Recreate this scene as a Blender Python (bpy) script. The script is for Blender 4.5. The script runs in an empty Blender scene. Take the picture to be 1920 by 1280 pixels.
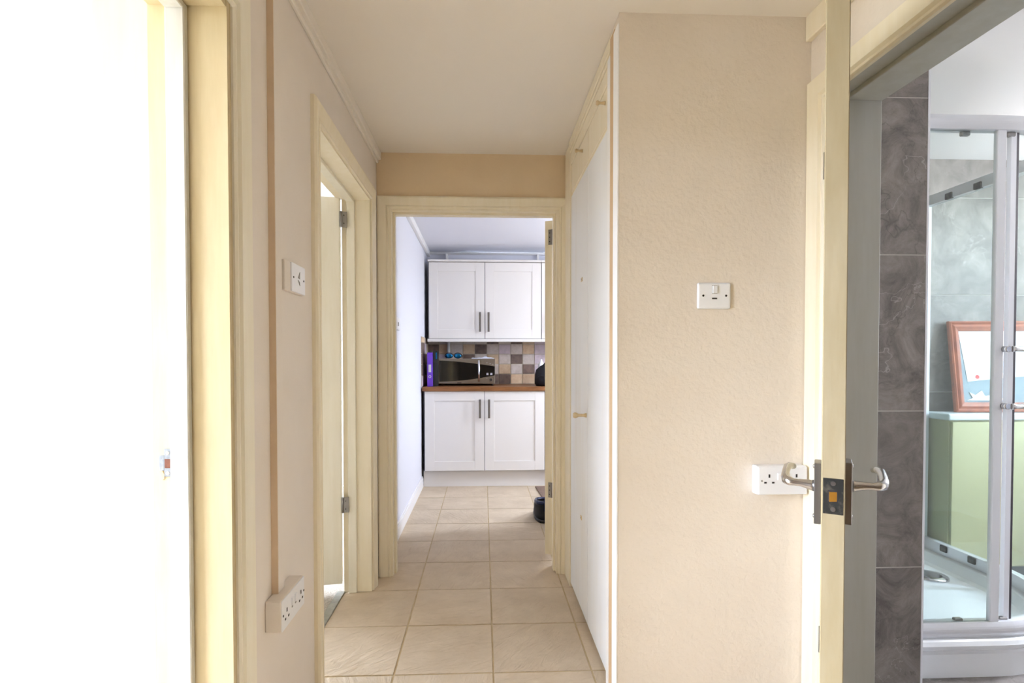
import bpy, bmesh, math, random
from mathutils import Vector, Matrix
random.seed(7)
PI = math.pi
sc = bpy.context.scene
C = sc.collection

# ------------------------------------------------------------------ camera
def make_camera():
    F, yaw, pitch, roll = 1010.0, math.radians(-2.35), math.radians(-1.1), math.radians(-0.05)
    f = Vector((-math.sin(yaw)*math.cos(pitch), math.cos(yaw)*math.cos(pitch), math.sin(pitch)))
    r0 = f.cross(Vector((0, 0, 1))).normalized(); u0 = r0.cross(f)
    rt = math.cos(roll)*r0 + math.sin(roll)*u0
    up = -math.sin(roll)*r0 + math.cos(roll)*u0
    cd = bpy.data.cameras.new('camera'); co = bpy.data.objects.new('camera', cd); C.objects.link(co)
    m = Matrix((rt, up, -f)).transposed().to_4x4(); m.translation = Vector((0, 0, 1.15))
    co.matrix_world = m
    cd.sensor_width = 36; cd.lens = F/1920*36
    cd.shift_x = (960-947.473)/1920; cd.shift_y = (695.357-640)/1920
    cd.clip_start = 0.02
    sc.camera = co
make_camera()

# ------------------------------------------------------------------ light and exposure
w = bpy.data.worlds.new('world'); sc.world = w; w.use_nodes = True
wn = w.node_tree.nodes; wl = w.node_tree.links; bg = wn['Background']; bg.inputs[1].default_value = 46.0
wt = wn.new('ShaderNodeTexCoord'); wsx = wn.new('ShaderNodeSeparateXYZ'); wr = wn.new('ShaderNodeMapRange'); wm = wn.new('ShaderNodeMix')
wr.inputs[1].default_value = -0.02; wr.inputs[2].default_value = 0.06; wm.data_type = 'RGBA'
wm.inputs[6].default_value = (0.20, 0.21, 0.20, 1); wm.inputs[7].default_value = (0.745, 0.835, 1.0, 1)     # ground, bright overcast sky
wl.new(wt.outputs['Generated'], wsx.inputs[0]); wl.new(wsx.outputs[2], wr.inputs[0]); wl.new(wr.outputs[0], wm.inputs[0]); wl.new(wm.outputs[2], bg.inputs[0])
sc.view_settings.view_transform = 'Standard'; sc.view_settings.look = 'None'
sc.view_settings.gamma = 1.0; sc.view_settings.exposure = 0.72
sc.view_settings.use_curve_mapping = False
sc.cycles.max_bounces = 12; sc.cycles.diffuse_bounces = 7; sc.cycles.glossy_bounces = 5
sc.cycles.transparent_max_bounces = 16; sc.cycles.caustics_reflective = False

def portal(name, loc, direction, sx, sy):     # marks a window opening for the renderer's sampling of the sky
    d = bpy.data.lights.new(name, 'AREA'); d.shape = 'RECTANGLE'; d.size = sx; d.size_y = sy
    d.energy = 1; d.cycles.is_portal = True
    o = bpy.data.objects.new(name, d); C.objects.link(o); o.location = loc
    o.rotation_euler = Vector(direction).to_track_quat('-Z', 'Y').to_euler()
portal('portal_left_room', (-3.05, 0.48, 1.35), (1, 0, 0), 1.7, 1.6)
portal('portal_middle_room', (-3.45, 3.3, 1.45), (1, 0, 0), 1.0, 1.2)
portal('portal_kitchen', (2.35, 4.15, 1.5), (-1, 0, 0), 0.34, 1.1)
portal('portal_bathroom', (3.65, 2.04, 1.45), (-1, 0, 0), 0.38, 1.4)

# unseen fill light, added to brighten the bathroom ceiling
ld = bpy.data.lights.new('bathroom_fill_light', 'POINT'); ld.energy = 30; ld.shadow_soft_size = 0.11; ld.color = (1.0, 0.97, 0.95)
lo = bpy.data.objects.new('bathroom_fill_light', ld); C.objects.link(lo); lo.location = (3.2, 1.87, 1.99)
# added fill light for the upper kitchen (hidden behind the doorway's right side)
kd = bpy.data.lights.new('kitchen_fill_light', 'POINT'); kd.energy = 20; kd.shadow_soft_size = 0.11; kd.color = (0.88, 0.92, 1.0)
ko = bpy.data.objects.new('kitchen_fill_light', kd); C.objects.link(ko); ko.location = (1.3, 4.0, 1.86)

# ------------------------------------------------------------------ materials
def S(r, g, b):
    def l(c):
        c /= 255.0
        return c/12.92 if c <= 0.04045 else ((c+0.055)/1.055)**2.4
    return (l(r), l(g), l(b), 1)
def mat(name, col, rough=0.5, metal=0.0, col2=None, scale=8.0, bump=0.0, bscale=60.0, spec=0.5, detail=4, stretch=None, contrast=(0.35, 0.65), randomize=0.0, coat=0.0):
    m = bpy.data.materials.new(name); m.use_nodes = True
    nt = m.node_tree; n = nt.nodes; L = nt.links; p = n['Principled BSDF']
    p.inputs['Base Color'].default_value = col; p.inputs['Roughness'].default_value = rough
    p.inputs['Metallic'].default_value = metal; p.inputs['Specular IOR Level'].default_value = spec
    p.inputs['Coat Weight'].default_value = coat
    tc = n.new('ShaderNodeTexCoord'); mp = n.new('ShaderNodeMapping')
    L.new(tc.outputs['Object'], mp.inputs['Vector'])
    if stretch: mp.inputs['Scale'].default_value = stretch
    vec = mp.outputs['Vector']
    oi = n.new('ShaderNodeObjectInfo')
    if randomize:
        ad = n.new('ShaderNodeVectorMath'); ad.operation = 'MULTIPLY_ADD'
        cb = n.new('ShaderNodeCombineXYZ')
        for i in range(3): L.new(oi.outputs['Random'], cb.inputs[i])
        L.new(cb.outputs[0], ad.inputs[0]); ad.inputs[1].default_value = (91, 57, 33); L.new(vec, ad.inputs[2])
        vec = ad.outputs[0]
    out = None
    if col2 is not None:
        t = n.new('ShaderNodeTexNoise'); t.inputs['Scale'].default_value = scale; t.inputs['Detail'].default_value = detail
        t.inputs['Roughness'].default_value = 0.6
        L.new(vec, t.inputs['Vector'])
        r = n.new('ShaderNodeMapRange'); r.inputs[1].default_value = contrast[0]; r.inputs[2].default_value = contrast[1]
        L.new(t.outputs[0], r.inputs[0])
        mx = n.new('ShaderNodeMix'); mx.data_type = 'RGBA'
        L.new(r.outputs[0], mx.inputs[0]); mx.inputs[6].default_value = col; mx.inputs[7].default_value = col2
        out = mx.outputs[2]
    if randomize:
        hs = n.new('ShaderNodeHueSaturation')
        if out: L.new(out, hs.inputs['Color'])
        else: hs.inputs['Color'].default_value = col
        mr = n.new('ShaderNodeMapRange'); mr.inputs[3].default_value = 1-randomize; mr.inputs[4].default_value = 1+randomize
        L.new(oi.outputs['Random'], mr.inputs[0]); L.new(mr.outputs[0], hs.inputs['Value'])
        out = hs.outputs[0]
    if out: L.new(out, p.inputs['Base Color'])
    if bump:
        b = n.new('ShaderNodeBump'); b.inputs['Strength'].default_value = bump; b.inputs['Distance'].default_value = 0.004
        t2 = n.new('ShaderNodeTexNoise'); t2.inputs['Scale'].default_value = bscale; t2.inputs['Detail'].default_value = 3
        L.new(vec, t2.inputs['Vector']); L.new(t2.outputs[0], b.inputs['Height']); L.new(b.outputs[0], p.inputs['Normal'])
    return m

M = {}
M['tan'] = mat('tan_wall_paint', S(233, 224, 213), 0.75, col2=S(229, 219, 207), scale=3, bump=0.55, bscale=75, spec=0.25)
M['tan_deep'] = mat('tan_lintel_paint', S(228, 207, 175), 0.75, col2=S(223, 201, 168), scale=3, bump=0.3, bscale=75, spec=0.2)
M['ltan'] = mat('left_wall_paint', S(233, 226, 219), 0.75, col2=S(229, 221, 213), scale=2.5, bump=0.12, bscale=60, spec=0.25)
M['side_brown'] = mat('trunking_side_brown', S(222, 200, 174), 0.7, col2=S(214, 190, 160), scale=6)
M['ceil'] = mat('ceiling_paint', S(238, 232, 224), 0.9, bump=0.1, bscale=110, spec=0.15)
M['white'] = mat('white_wall_paint', S(238, 238, 240), 0.8, bump=0.06, bscale=80, spec=0.2)
M['cream'] = mat('cream_gloss_paint', S(243, 234, 213), 0.42, col2=S(239, 229, 204), scale=5, bump=0.05, bscale=30, stretch=(6, 6, 0.7), spec=0.4)
M['cream2'] = mat('pale_cream_gloss_paint', S(242, 237, 222), 0.45, col2=S(237, 231, 213), scale=5, bump=0.05, bscale=30, stretch=(6, 6, 0.7), spec=0.4)
M['leafedge'] = mat('dark_cream_leaf_paint', S(166, 152, 124), 0.4, col2=S(154, 138, 106), scale=4, bump=0.15, bscale=30, stretch=(4, 4, 0.8), spec=0.4)  # cream tone darkened evenly over the whole leaf
M['wdoor'] = mat('white_door_laminate', S(243, 245, 248), 0.5, col2=S(236, 234, 230), scale=1.5, stretch=(2, 3, 0.6), contrast=(0.5, 0.8), spec=0.3)
M['gloss_white'] = mat('white_gloss', S(245, 245, 246), 0.35, spec=0.4)
M['dimmed_offwhite'] = mat('off_white_board_dimmed', S(192, 180, 164), 0.6, col2=S(184, 171, 155), scale=4, stretch=(5, 5, 0.5), spec=0.3)  # board colour darkened to offset the strong window light
M['dimmed_cream'] = mat('cream_jamb_dimmed', S(204, 190, 156), 0.5, col2=S(196, 180, 144), scale=5, bump=0.05, bscale=30, stretch=(6, 6, 0.7), spec=0.3)  # cream paint darkened to hold back overexposure from the window
M['dimmed_white'] = mat('white_jamb_dimmed', S(206, 206, 202), 0.5, col2=S(198, 196, 188), scale=5, bump=0.05, bscale=30, stretch=(6, 6, 0.7), spec=0.3)  # white stop colour darkened against the window light as well
M['kwhite'] = mat('cool_white_kitchen_paint', S(228, 230, 240), 0.8, bump=0.06, bscale=80, spec=0.2)
M['dimmed_lroom'] = mat('cream_room_paint_dimmed', S(200, 190, 172), 0.8, spec=0.2)  # room paint darkened so the window light clips less
M['greywhite'] = mat('grey_white_gloss_paint', S(192, 193, 188), 0.4, col2=S(184, 184, 176), scale=4, stretch=(5, 5, 0.6), spec=0.4)
M['rawwood'] = mat('bare_wood_strip', S(214, 184, 146), 0.6, col2=S(200, 168, 128), scale=6, stretch=(8, 8, 0.5))
M['plastic'] = mat('white_plastic', S(238, 240, 246), 0.3, spec=0.5)
M['knobpl'] = mat('cream_knob', S(226, 205, 165), 0.3, col2=S(205, 180, 135), scale=30)
M['dark'] = mat('dark_hole', S(40, 36, 38), 0.6)
M['grey_mark'] = mat('faded_grey_mark', S(150, 148, 146), 0.6)
M['chrome'] = mat('chrome', S(205, 205, 208), 0.16, 1.0)
M['nickel'] = mat('brushed_nickel', S(150, 147, 146), 0.34, 1.0)
M['platemetal'] = mat('tarnished_latch_metal', S(70, 70, 68), 0.4, 0.8, col2=S(122, 118, 106), scale=70, contrast=(0.5, 0.75))
M['brass'] = mat('brass', S(190, 140, 60), 0.35, 0.9)
M['alu'] = mat('satin_aluminium', S(222, 224, 230), 0.3, 0.3)
M['aluw'] = mat('pale_aluminium', S(236, 239, 247), 0.35, 0.0)
M['seal'] = mat('dark_rubber_seal', S(60, 54, 66), 0.5)
M['zinc'] = mat('zinc_plate', S(150, 156, 164), 0.45, 0.6, col2=S(120, 126, 134), scale=60)
M['hole_wood'] = mat('dark_mortice_wood', S(120, 66, 40), 0.7, col2=S(90, 46, 28), scale=60)
M['kcab'] = mat('ivory_cabinet_paint', S(232, 229, 226), 0.45, spec=0.4)
M['carcass'] = mat('grey_carcass', S(84, 88, 100), 0.6)
M['worktop'] = mat('oak_worktop', S(148, 98, 56), 0.4, col2=S(120, 76, 40), scale=9, stretch=(1, 8, 8))
M['grout'] = mat('pale_grout', S(196, 186, 168), 0.9)
M['bgrout'] = mat('beige_floor_grout', S(200, 180, 144), 0.9, col2=S(182, 160, 124), scale=10)
M['steel'] = mat('stainless_steel', S(158, 150, 140), 0.28, 0.9)
M['blackglass'] = mat('black_glass', S(12, 12, 12), 0.06, spec=0.8)
M['black'] = mat('black_plastic', S(20, 20, 24), 0.45)
M['blackfab'] = mat('black_fabric', S(16, 18, 26), 0.7, bump=0.4, bscale=90)
M['navy'] = mat('navy_glossy', S(20, 32, 70), 0.25)
M['purple'] = mat('purple_card', S(112, 66, 205), 0.5)
M['label'] = mat('pale_label', S(215, 212, 225), 0.6)
M['bluelens'] = mat('blue_mirror_lens', S(30, 110, 160), 0.12, 0.85)
M['cloth'] = mat('white_cloth', S(225, 228, 242), 0.8, bump=0.3, bscale=40)
M['mat_brown'] = mat('brown_doormat', S(140, 118, 104), 0.95, col2=S(112, 92, 80), scale=120, bump=0.6, bscale=200)
M['carpet'] = mat('pale_grey_carpet', S(205, 198, 186), 1.0, col2=S(170, 162, 150), scale=160, bump=0.9, bscale=260, contrast=(0.4, 0.6))
M['strip'] = mat('threshold_metal', S(172, 172, 160), 0.45, 0.5, col2=S(150, 150, 138), scale=30)
M['tray'] = mat('white_acrylic', S(238, 242, 246), 0.18, spec=0.5)
M['vanity'] = mat('pale_yellow_laminate', S(192, 188, 146), 0.5)
M['ledge'] = mat('pale_blue_white_ledge', S(226, 236, 240), 0.3)
M['redwood'] = mat('red_brown_wood', S(178, 104, 74), 0.45, col2=S(140, 72, 52), scale=12, stretch=(2, 2, 2))
M['greyback'] = mat('blue_grey_backing', S(150, 168, 178), 0.6, col2=S(122, 142, 156), scale=12)
M['paper'] = mat('white_card', S(246, 247, 250), 0.7)
M['red'] = mat('red_print', S(225, 90, 90), 0.6)
M['bluepic'] = mat('blue_print', S(110, 150, 178), 0.6, col2=S(190, 214, 226), scale=60)
M['btan'] = mat('tan_ceramic', S(222, 198, 166), 0.45, col2=S(206, 174, 140), scale=22, randomize=0.06)
M['bgrey'] = mat('stone_grey_ceramic', S(220, 208, 200), 0.45, col2=S(202, 188, 178), scale=22, randomize=0.06)
M['bmauve'] = mat('mauve_ceramic', S(218, 202, 210), 0.45, col2=S(198, 184, 192), scale=22, randomize=0.05)
M['bbrown'] = mat('dark_brown_ceramic', S(132, 110, 100), 0.45, col2=S(104, 86, 78), scale=22, randomize=0.08)

def slate_tile(name):
    m = mat(name, S(214, 197, 173), 0.62, col2=S(200, 182, 157), scale=5, randomize=0.03, spec=0.35)
    nt = m.node_tree; n = nt.nodes; L = nt.links; p = n['Principled BSDF']
    oi = [x for x in n if x.type == 'OBJECT_INFO'][0]
    tc = [x for x in n if x.type == 'TEX_COORD'][0]
    # rotate the relief differently per tile
    vr = n.new('ShaderNodeVectorRotate'); vr.rotation_type = 'Z_AXIS'
    ml = n.new('ShaderNodeMath'); ml.operation = 'MULTIPLY'; ml.inputs[1].default_value = 37.0
    L.new(oi.outputs['Random'], ml.inputs[0]); L.new(ml.outputs[0], vr.inputs['Angle']); L.new(tc.outputs['Object'], vr.inputs['Vector'])
    mp = n.new('ShaderNodeMapping'); mp.inputs['Scale'].default_value = (1, 3.2, 1)
    L.new(vr.outputs[0], mp.inputs['Vector'])
    cb = n.new('ShaderNodeVectorMath'); cb.operation = 'ADD'
    mm = n.new('ShaderNodeMath'); mm.operation = 'MULTIPLY'; mm.inputs[1].default_value = 50
    L.new(oi.outputs['Random'], mm.inputs[0]); L.new(mp.outputs[0], cb.inputs[0]); L.new(mm.outputs[0], cb.inputs[1])
    t = n.new('ShaderNodeTexNoise'); t.inputs['Scale'].default_value = 7; t.inputs['Detail'].default_value = 7; t.inputs['Distortion'].default_value = 1.2
    t.inputs['Roughness'].default_value = 0.62
    L.new(cb.outputs[0], t.inputs['Vector'])
    b = n.new('ShaderNodeBump'); b.inputs['Strength'].default_value = 0.8; b.inputs['Distance'].default_value = 0.014
    L.new(t.outputs[0], b.inputs['Height']); L.new(b.outputs[0], p.inputs['Normal'])
    return m
M['ftile'] = slate_tile('riven_beige_tile')

def stone_tile(name, c1, c2, vein):
    m = bpy.data.materials.new(name); m.use_nodes = True
    nt = m.node_tree; n = nt.nodes; L = nt.links; p = n['Principled BSDF']
    p.inputs['Roughness'].default_value = 0.45
    tc = n.new('ShaderNodeTexCoord'); oi = n.new('ShaderNodeObjectInfo')
    ad = n.new('ShaderNodeVectorMath'); ad.operation = 'MULTIPLY_ADD'; cb = n.new('ShaderNodeCombineXYZ')
    for i in range(3): L.new(oi.outputs['Random'], cb.inputs[i])
    L.new(cb.outputs[0], ad.inputs[0]); ad.inputs[1].default_value = (31, 17, 23); L.new(tc.outputs['Object'], ad.inputs[2])
    def noise(s, d, dist=0, rough=0.6):
        t = n.new('ShaderNodeTexNoise'); t.inputs['Scale'].default_value = s; t.inputs['Detail'].default_value = d
        t.inputs['Distortion'].default_value = dist; t.inputs['Roughness'].default_value = rough
        L.new(ad.outputs[0], t.inputs['Vector']); return t
    a = noise(7, 10, 0.9, 0.74)
    r = n.new('ShaderNodeMapRange'); r.inputs[1].default_value = 0.35; r.inputs[2].default_value = 0.68; L.new(a.outputs[0], r.inputs[0])
    mx = n.new('ShaderNodeMix'); mx.data_type = 'RGBA'; mx.inputs[6].default_value = c1; mx.inputs[7].default_value = c2
    L.new(r.outputs[0], mx.inputs[0])
    def veins(sc_, w_, colr, prev, dist):
        t = noise(sc_, 5, dist, 0.55)
        s = n.new('ShaderNodeMath'); s.operation = 'SUBTRACT'; s.inputs[1].default_value = 0.5; L.new(t.outputs[0], s.inputs[0])
        ab = n.new('ShaderNodeMath'); ab.operation = 'ABSOLUTE'; L.new(s.outputs[0], ab.inputs[0])
        q = n.new('ShaderNodeMapRange'); q.inputs[1].default_value = 0.0; q.inputs[2].default_value = w_
        q.inputs[3].default_value = 0.42; q.inputs[4].default_value = 0.0
        L.new(ab.outputs[0], q.inputs[0])
        # veins come and go
        g = noise(3.1, 2); gr = n.new('ShaderNodeMapRange'); gr.inputs[1].default_value = 0.40; gr.inputs[2].default_value = 0.52; L.new(g.outputs[0], gr.inputs[0])
        mu = n.new('ShaderNodeMath'); mu.operation = 'MULTIPLY'; L.new(q.outputs[0], mu.inputs[0]); L.new(gr.outputs[0], mu.inputs[1])
        x = n.new('ShaderNodeMix'); x.data_type = 'RGBA'; L.new(mu.outputs[0], x.inputs[0]); L.new(prev, x.inputs[6]); x.inputs[7].default_value = colr
        return x.outputs[2]
    o = veins(1.6, 0.004, vein, mx.outputs[2], 0.3)
    o = veins(4.0, 0.006, vein, o, 0.25)
    o = veins(2.6, 0.003, S(200, 194, 190), o, 0.4)
    L.new(o, p.inputs['Base Color'])
    b = n.new('ShaderNodeBump'); b.inputs['Strength'].default_value = 0.35; b.inputs['Distance'].default_value = 0.004
    t2 = noise(28, 6, 0.6); L.new(t2.outputs[0], b.inputs['Height']); L.new(b.outputs[0], p.inputs['Normal'])
    return m
M['gtile'] = stone_tile('grey_marbled_stone', S(98, 92, 90), S(152, 145, 141), S(62, 56, 56))
M['fill_glow'] = mat('fill_globe_glow', S(255, 250, 244), 0.4)  # glow of the added fill globes
lp_ = M['fill_glow'].node_tree.nodes['Principled BSDF']; lp_.inputs['Emission Color'].default_value = (1, 0.97, 0.95, 1); lp_.inputs['Emission Strength'].default_value = 9
M['ggrout'] = mat('light_grey_grout', S(190, 186, 182), 0.8)

def glass_mat(name, tint, gl=0.9, haze=0.035):
    m = bpy.data.materials.new(name); m.use_nodes = True
    nt = m.node_tree; n = nt.nodes; L = nt.links
    for x in list(n): n.remove(x)
    out = n.new('ShaderNodeOutputMaterial'); tr = n.new('ShaderNodeBsdfTransparent'); tr.inputs[0].default_value = tint
    g = n.new('ShaderNodeBsdfGlossy'); g.inputs['Roughness'].default_value = 0.03; g.inputs[0].default_value = (gl, gl, gl, 1)
    lw = n.new('ShaderNodeLayerWeight'); lw.inputs[0].default_value = 0.5; pw = n.new('ShaderNodeMath'); pw.operation = 'POWER'; pw.inputs[1].default_value = 5.0
    L.new(lw.outputs['Facing'], pw.inputs[0]); fr = n.new('ShaderNodeMapRange'); fr.inputs[3].default_value = 0.04; fr.inputs[4].default_value = 0.9; L.new(pw.outputs[0], fr.inputs[0])
    df = n.new('ShaderNodeBsdfDiffuse'); df.inputs[0].default_value = (0.85, 0.92, 0.95, 1)
    a = n.new('ShaderNodeMixShader'); b = n.new('ShaderNodeMixShader')
    L.new(fr.outputs[0], a.inputs[0]); L.new(tr.outputs[0], a.inputs[1]); L.new(g.outputs[0], a.inputs[2])
    b.inputs[0].default_value = haze; L.new(a.outputs[0], b.inputs[1]); L.new(df.outputs[0], b.inputs[2])
    L.new(b.outputs[0], out.inputs[0]); return m
M['glass'] = glass_mat('shower_glass', (0.925, 0.965, 0.96, 1))
M['wpane'] = glass_mat('picture_glass', (0.97, 0.99, 1, 1), haze=0.02)

# ------------------------------------------------------------------ helpers
def base_matrix(o):
    m = Matrix.Translation(o.location) @ o.rotation_euler.to_matrix().to_4x4()
    return base_matrix(o.parent) @ m if o.parent else m
class MB:
    def __init__(s): s.bm = bmesh.new()
    def _merge(s, b):
        me = bpy.data.meshes.new('tmp'); b.to_mesh(me); b.free(); s.bm.from_mesh(me); bpy.data.meshes.remove(me)
    def box(s, x0, x1, y0, y1, z0, z1, bev=0.0, seg=1):
        b = bmesh.new(); bmesh.ops.create_cube(b, size=1.0)
        for v in b.verts:
            v.co = Vector(((x0+x1)/2+v.co.x*(x1-x0), (y0+y1)/2+v.co.y*(y1-y0), (z0+z1)/2+v.co.z*(z1-z0)))
        if bev: bmesh.ops.bevel(b, geom=b.edges[:], offset=bev, segments=seg, affect='EDGES', profile=0.5)
        s._merge(b); return s
    def cyl(s, p0, p1, r0, r1=None, seg=20):
        return s.tube([p0, p1], [r0, r0 if r1 is None else r1], seg)
    def tube(s, pts, rad, seg=14, flat=1.0, cap=True):
        b = bmesh.new(); pts = [Vector(p) for p in pts]; rings = []
        prev = None
        for i, p in enumerate(pts):
            t = (pts[min(i+1, len(pts)-1)]-pts[max(i-1, 0)]).normalized()
            if prev is None:
                a = Vector((0, 0, 1)) if abs(t.z) < 0.9 else Vector((1, 0, 0))
            else: a = prev
            u = (a - t*a.dot(t)).normalized(); v = t.cross(u); prev = u
            r = rad[i] if isinstance(rad, (list, tuple)) else rad
            rings.append([b.verts.new(p+u*math.cos(2*PI*k/seg)*r+v*math.sin(2*PI*k/seg)*r*flat) for k in range(seg)])
        for i in range(len(rings)-1):
            for k in range(seg):
                f = b.faces.new((rings[i][k], rings[i][(k+1) % seg], rings[i+1][(k+1) % seg], rings[i+1][k])); f.smooth = seg > 6
        if cap:
            b.faces.new(rings[0][::-1]); b.faces.new(rings[-1])
        bmesh.ops.recalc_face_normals(b, faces=b.faces[:]); s._merge(b); return s
    def loft(s, rings, closed=True, cap0=True, cap1=True, smooth=False):
        b = bmesh.new(); R = [[b.verts.new(Vector(p)) for p in r] for r in rings]; n = len(R[0])
        for i in range(len(R)-1):
            for k in range(n if closed else n-1):
                f = b.faces.new((R[i][k], R[i][(k+1) % n], R[i+1][(k+1) % n], R[i+1][k])); f.smooth = smooth
        if cap0: b.faces.new(R[0][::-1])
        if cap1: b.faces.new(R[-1])
        bmesh.ops.recalc_face_normals(b, faces=b.faces[:]); s._merge(b); return s
    def sphere(s, c, r, sx=1, sy=1, sz=1, u=20, v=12):
        b = bmesh.new(); bmesh.ops.create_uvsphere(b, u_segments=u, v_segments=v, radius=r)
        for q in b.verts: q.co = Vector((c[0]+q.co.x*sx, c[1]+q.co.y*sy, c[2]+q.co.z*sz))
        for f in b.faces: f.smooth = True
        s._merge(b); return s
    def build(s, name, m, parent=None, world=True, kind=None, label=None):
        me = bpy.data.meshes.new(name); 
        if parent is not None and world:
            bmesh.ops.transform(s.bm, matrix=base_matrix(parent).inverted(), verts=s.bm.verts[:])
        s.bm.to_mesh(me); s.bm.free(); me.materials.append(m)
        o = bpy.data.objects.new(name, me); C.objects.link(o)
        if parent is not None: o.parent = parent
        if kind: o['kind'] = kind
        if label: o['label'] = label
        return o
def box(name, m, parent, x0, x1, y0, y1, z0, z1, bev=0.0, world=True, **k):
    return MB().box(x0, x1, y0, y1, z0, z1, bev).build(name, m, parent, world, **k)
def empty(name, loc=(0, 0, 0), rz=0, label=None, cat=None, group=None, kind=None, parent=None):
    o = bpy.data.objects.new(name, None); C.objects.link(o); o.location = loc; o.rotation_euler = (0, 0, rz)
    o.empty_display_size = 0.05
    if label: o['label'] = label
    if cat: o['category'] = cat
    if group: o['group'] = group
    if kind: o['kind'] = kind
    if parent: o.parent = parent
    return o
def tag(o, label, cat, group=None):
    o['label'] = label; o['category'] = cat
    if group: o['group'] = group
    return o
def move_origin(o, loc):
    o.data.transform(Matrix.Translation(-Vector(loc))); o.location = loc

# casing with mitred profile around three sides of an opening
def casing(name, m, parent, mapf, a0, a1, zt, profile, zb=0.0):
    rings = []
    for (kind) in ('bl', 'tl', 'tr', 'br'):
        r = []
        for (u, d) in profile:
            a = a0-u if kind[1] == 'l' else a1+u
            z = zb if kind[0] == 'b' else zt+u
            r.append(mapf(a, d, z))
        rings.append(r)
    return MB().loft(rings).build(name, m, parent)
ARCH = [(0.006, -0.004), (0.006, 0.008), (0.010, 0.013), (0.018, 0.013), (0.021, 0.009), (0.026, 0.012), (0.050, 0.018), (0.062, 0.021), (0.070, 0.019), (0.075, 0.012), (0.075, -0.004)]
FLAT = [(0.004, -0.004), (0.004, 0.006), (0.010, 0.011), (0.020, 0.009), (0.024, 0.004), (0.030, 0.014), (0.088, 0.016), (0.092, 0.010), (0.092, -0.004)]

CH = 2.245
# ------------------------------------------------------------------ floor of riven tiles
floor = MB().box(-0.70, 1.13, -2.5, 5.50, -0.05, -0.0026).box(1.13, 2.4, 3.0, 5.5, -0.05, -0.0026).build('floor', M['bgrout'], kind='structure')
px, py = 0.3665, 0.3665
xs = [-0.692, -0.329, 0.036, 0.401, 0.7655, 1.13]
tcache = {}
def floor_tile(x0, x1, y0, y1):
    g = 0.0034
    key = (round(x1-x0, 4), round(y1-y0, 4))
    cx, cy = (x0+x1)/2, (y0+y1)/2
    if key not in tcache:
        b = MB().box(-(x1-x0)/2+g, (x1-x0)/2-g, -(y1-y0)/2+g, (y1-y0)/2-g, -0.012, 0.0, 0.0015)
        o = b.build('tile', M['ftile'], floor, world=False); tcache[key] = o.data
    else:
        o = bpy.data.objects.new('tile', tcache[key]); C.objects.link(o); o.parent = floor
    o.location = (cx, cy, random.uniform(-0.0006, 0.0006))
    o.rotation_euler = (random.uniform(-.001, .001), random.uniform(-.001, .001), 0)
yj = [1.9655 + py*k for k in range(-9, 10)]
for i in range(len(yj)-1):
    for j in range(len(xs)-1):
        x0, x1 = xs[j], xs[j+1]
        if yj[i] > 2.9 and j == 0: x0 = -0.56
        if 1.7 < yj[i] < 2.85 and x0 >= 0.7: continue
        floor_tile(x0, x1, yj[i], min(yj[i+1], 5.47))
box('floor', M['carpet'], None, -3.5, -0.70, -3.2, 5.0, -0.06, -0.004, kind='structure')
box('floor', M['gtile'], None, 1.13, 3.6, -0.2, 2.86, -0.06, 0.0, kind='structure')

# ------------------------------------------------------------------ walls
wall_left = (MB().box(-0.71, -0.56, -2.5, 0.41, 0, CH).box(-0.71, -0.56, 0.41, 1.22, 1.935, CH)
    .box(-0.71, -0.56, 1.22, 1.86, 0, CH).box(-0.71, -0.56, 1.86, 2.70, 1.955, CH).box(-0.694, -0.56, 2.70, 2.88, 0, CH)
    .build('wall_left', M['ltan'], kind='structure'))
box('wall_left', M['kwhite'], None, -0.71, -0.56, 3.0, 5.52, 0, CH, kind='structure')
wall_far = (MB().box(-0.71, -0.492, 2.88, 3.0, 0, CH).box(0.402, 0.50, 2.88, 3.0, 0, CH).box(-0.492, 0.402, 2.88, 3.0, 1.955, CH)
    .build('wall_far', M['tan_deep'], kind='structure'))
box('wall_far', M['white'], None, 0.50, 2.3, 2.9, 3.0, 0, CH, kind='structure')
box('wall_right', M['tan'], None, 0.43, 1.05, 1.70, 1.80, 0, CH, kind='structure')      # wide end wall beside the cupboard
wall_right = (MB().box(1.05, 1.21, 1.63, 1.80, 0, CH).box(1.05, 1.21, 0.75, 1.63, 1.965, CH).box(1.05, 1.21, -2.5, 0.75, 0, CH)
    .build('wall_right', M['tan'], kind='structure'))
box('wall_back', M['ltan'], None, -0.71, 1.21, -2.6, -2.5, 0, CH, kind='structure')
# left near room
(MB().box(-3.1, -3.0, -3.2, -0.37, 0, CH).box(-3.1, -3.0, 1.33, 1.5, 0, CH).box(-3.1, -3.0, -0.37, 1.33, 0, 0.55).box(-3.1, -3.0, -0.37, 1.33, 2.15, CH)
    .build('wall_left', M['dimmed_lroom'], kind='structure'))
box('wall_back', M['dimmed_lroom'], None, -3.1, -0.71, -3.3, -3.2, 0, CH, kind='structure')
box('wall_far', M['dimmed_lroom'], None, -3.5, -0.71, 1.50, 1.60, 0, CH, kind='structure')
nib = box('trim_1', M['dimmed_offwhite'], None, -0.905, -0.712, 1.30, 1.50, 0, CH, bev=0.002, kind='structure')
# middle room
(MB().box(-3.5, -3.4, 1.6, 2.8, 0, CH).box(-3.5, -3.4, 3.8, 5.1, 0, CH).box(-3.5, -3.4, 2.8, 3.8, 0, 0.85).box(-3.5, -3.4, 2.8, 3.8, 2.05, CH)
    .build('wall_left', M['white'], kind='structure'))
box('wall_far', M['white'], None, -3.5, -0.71, 5.0, 5.1, 0, CH, kind='structure')
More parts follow.
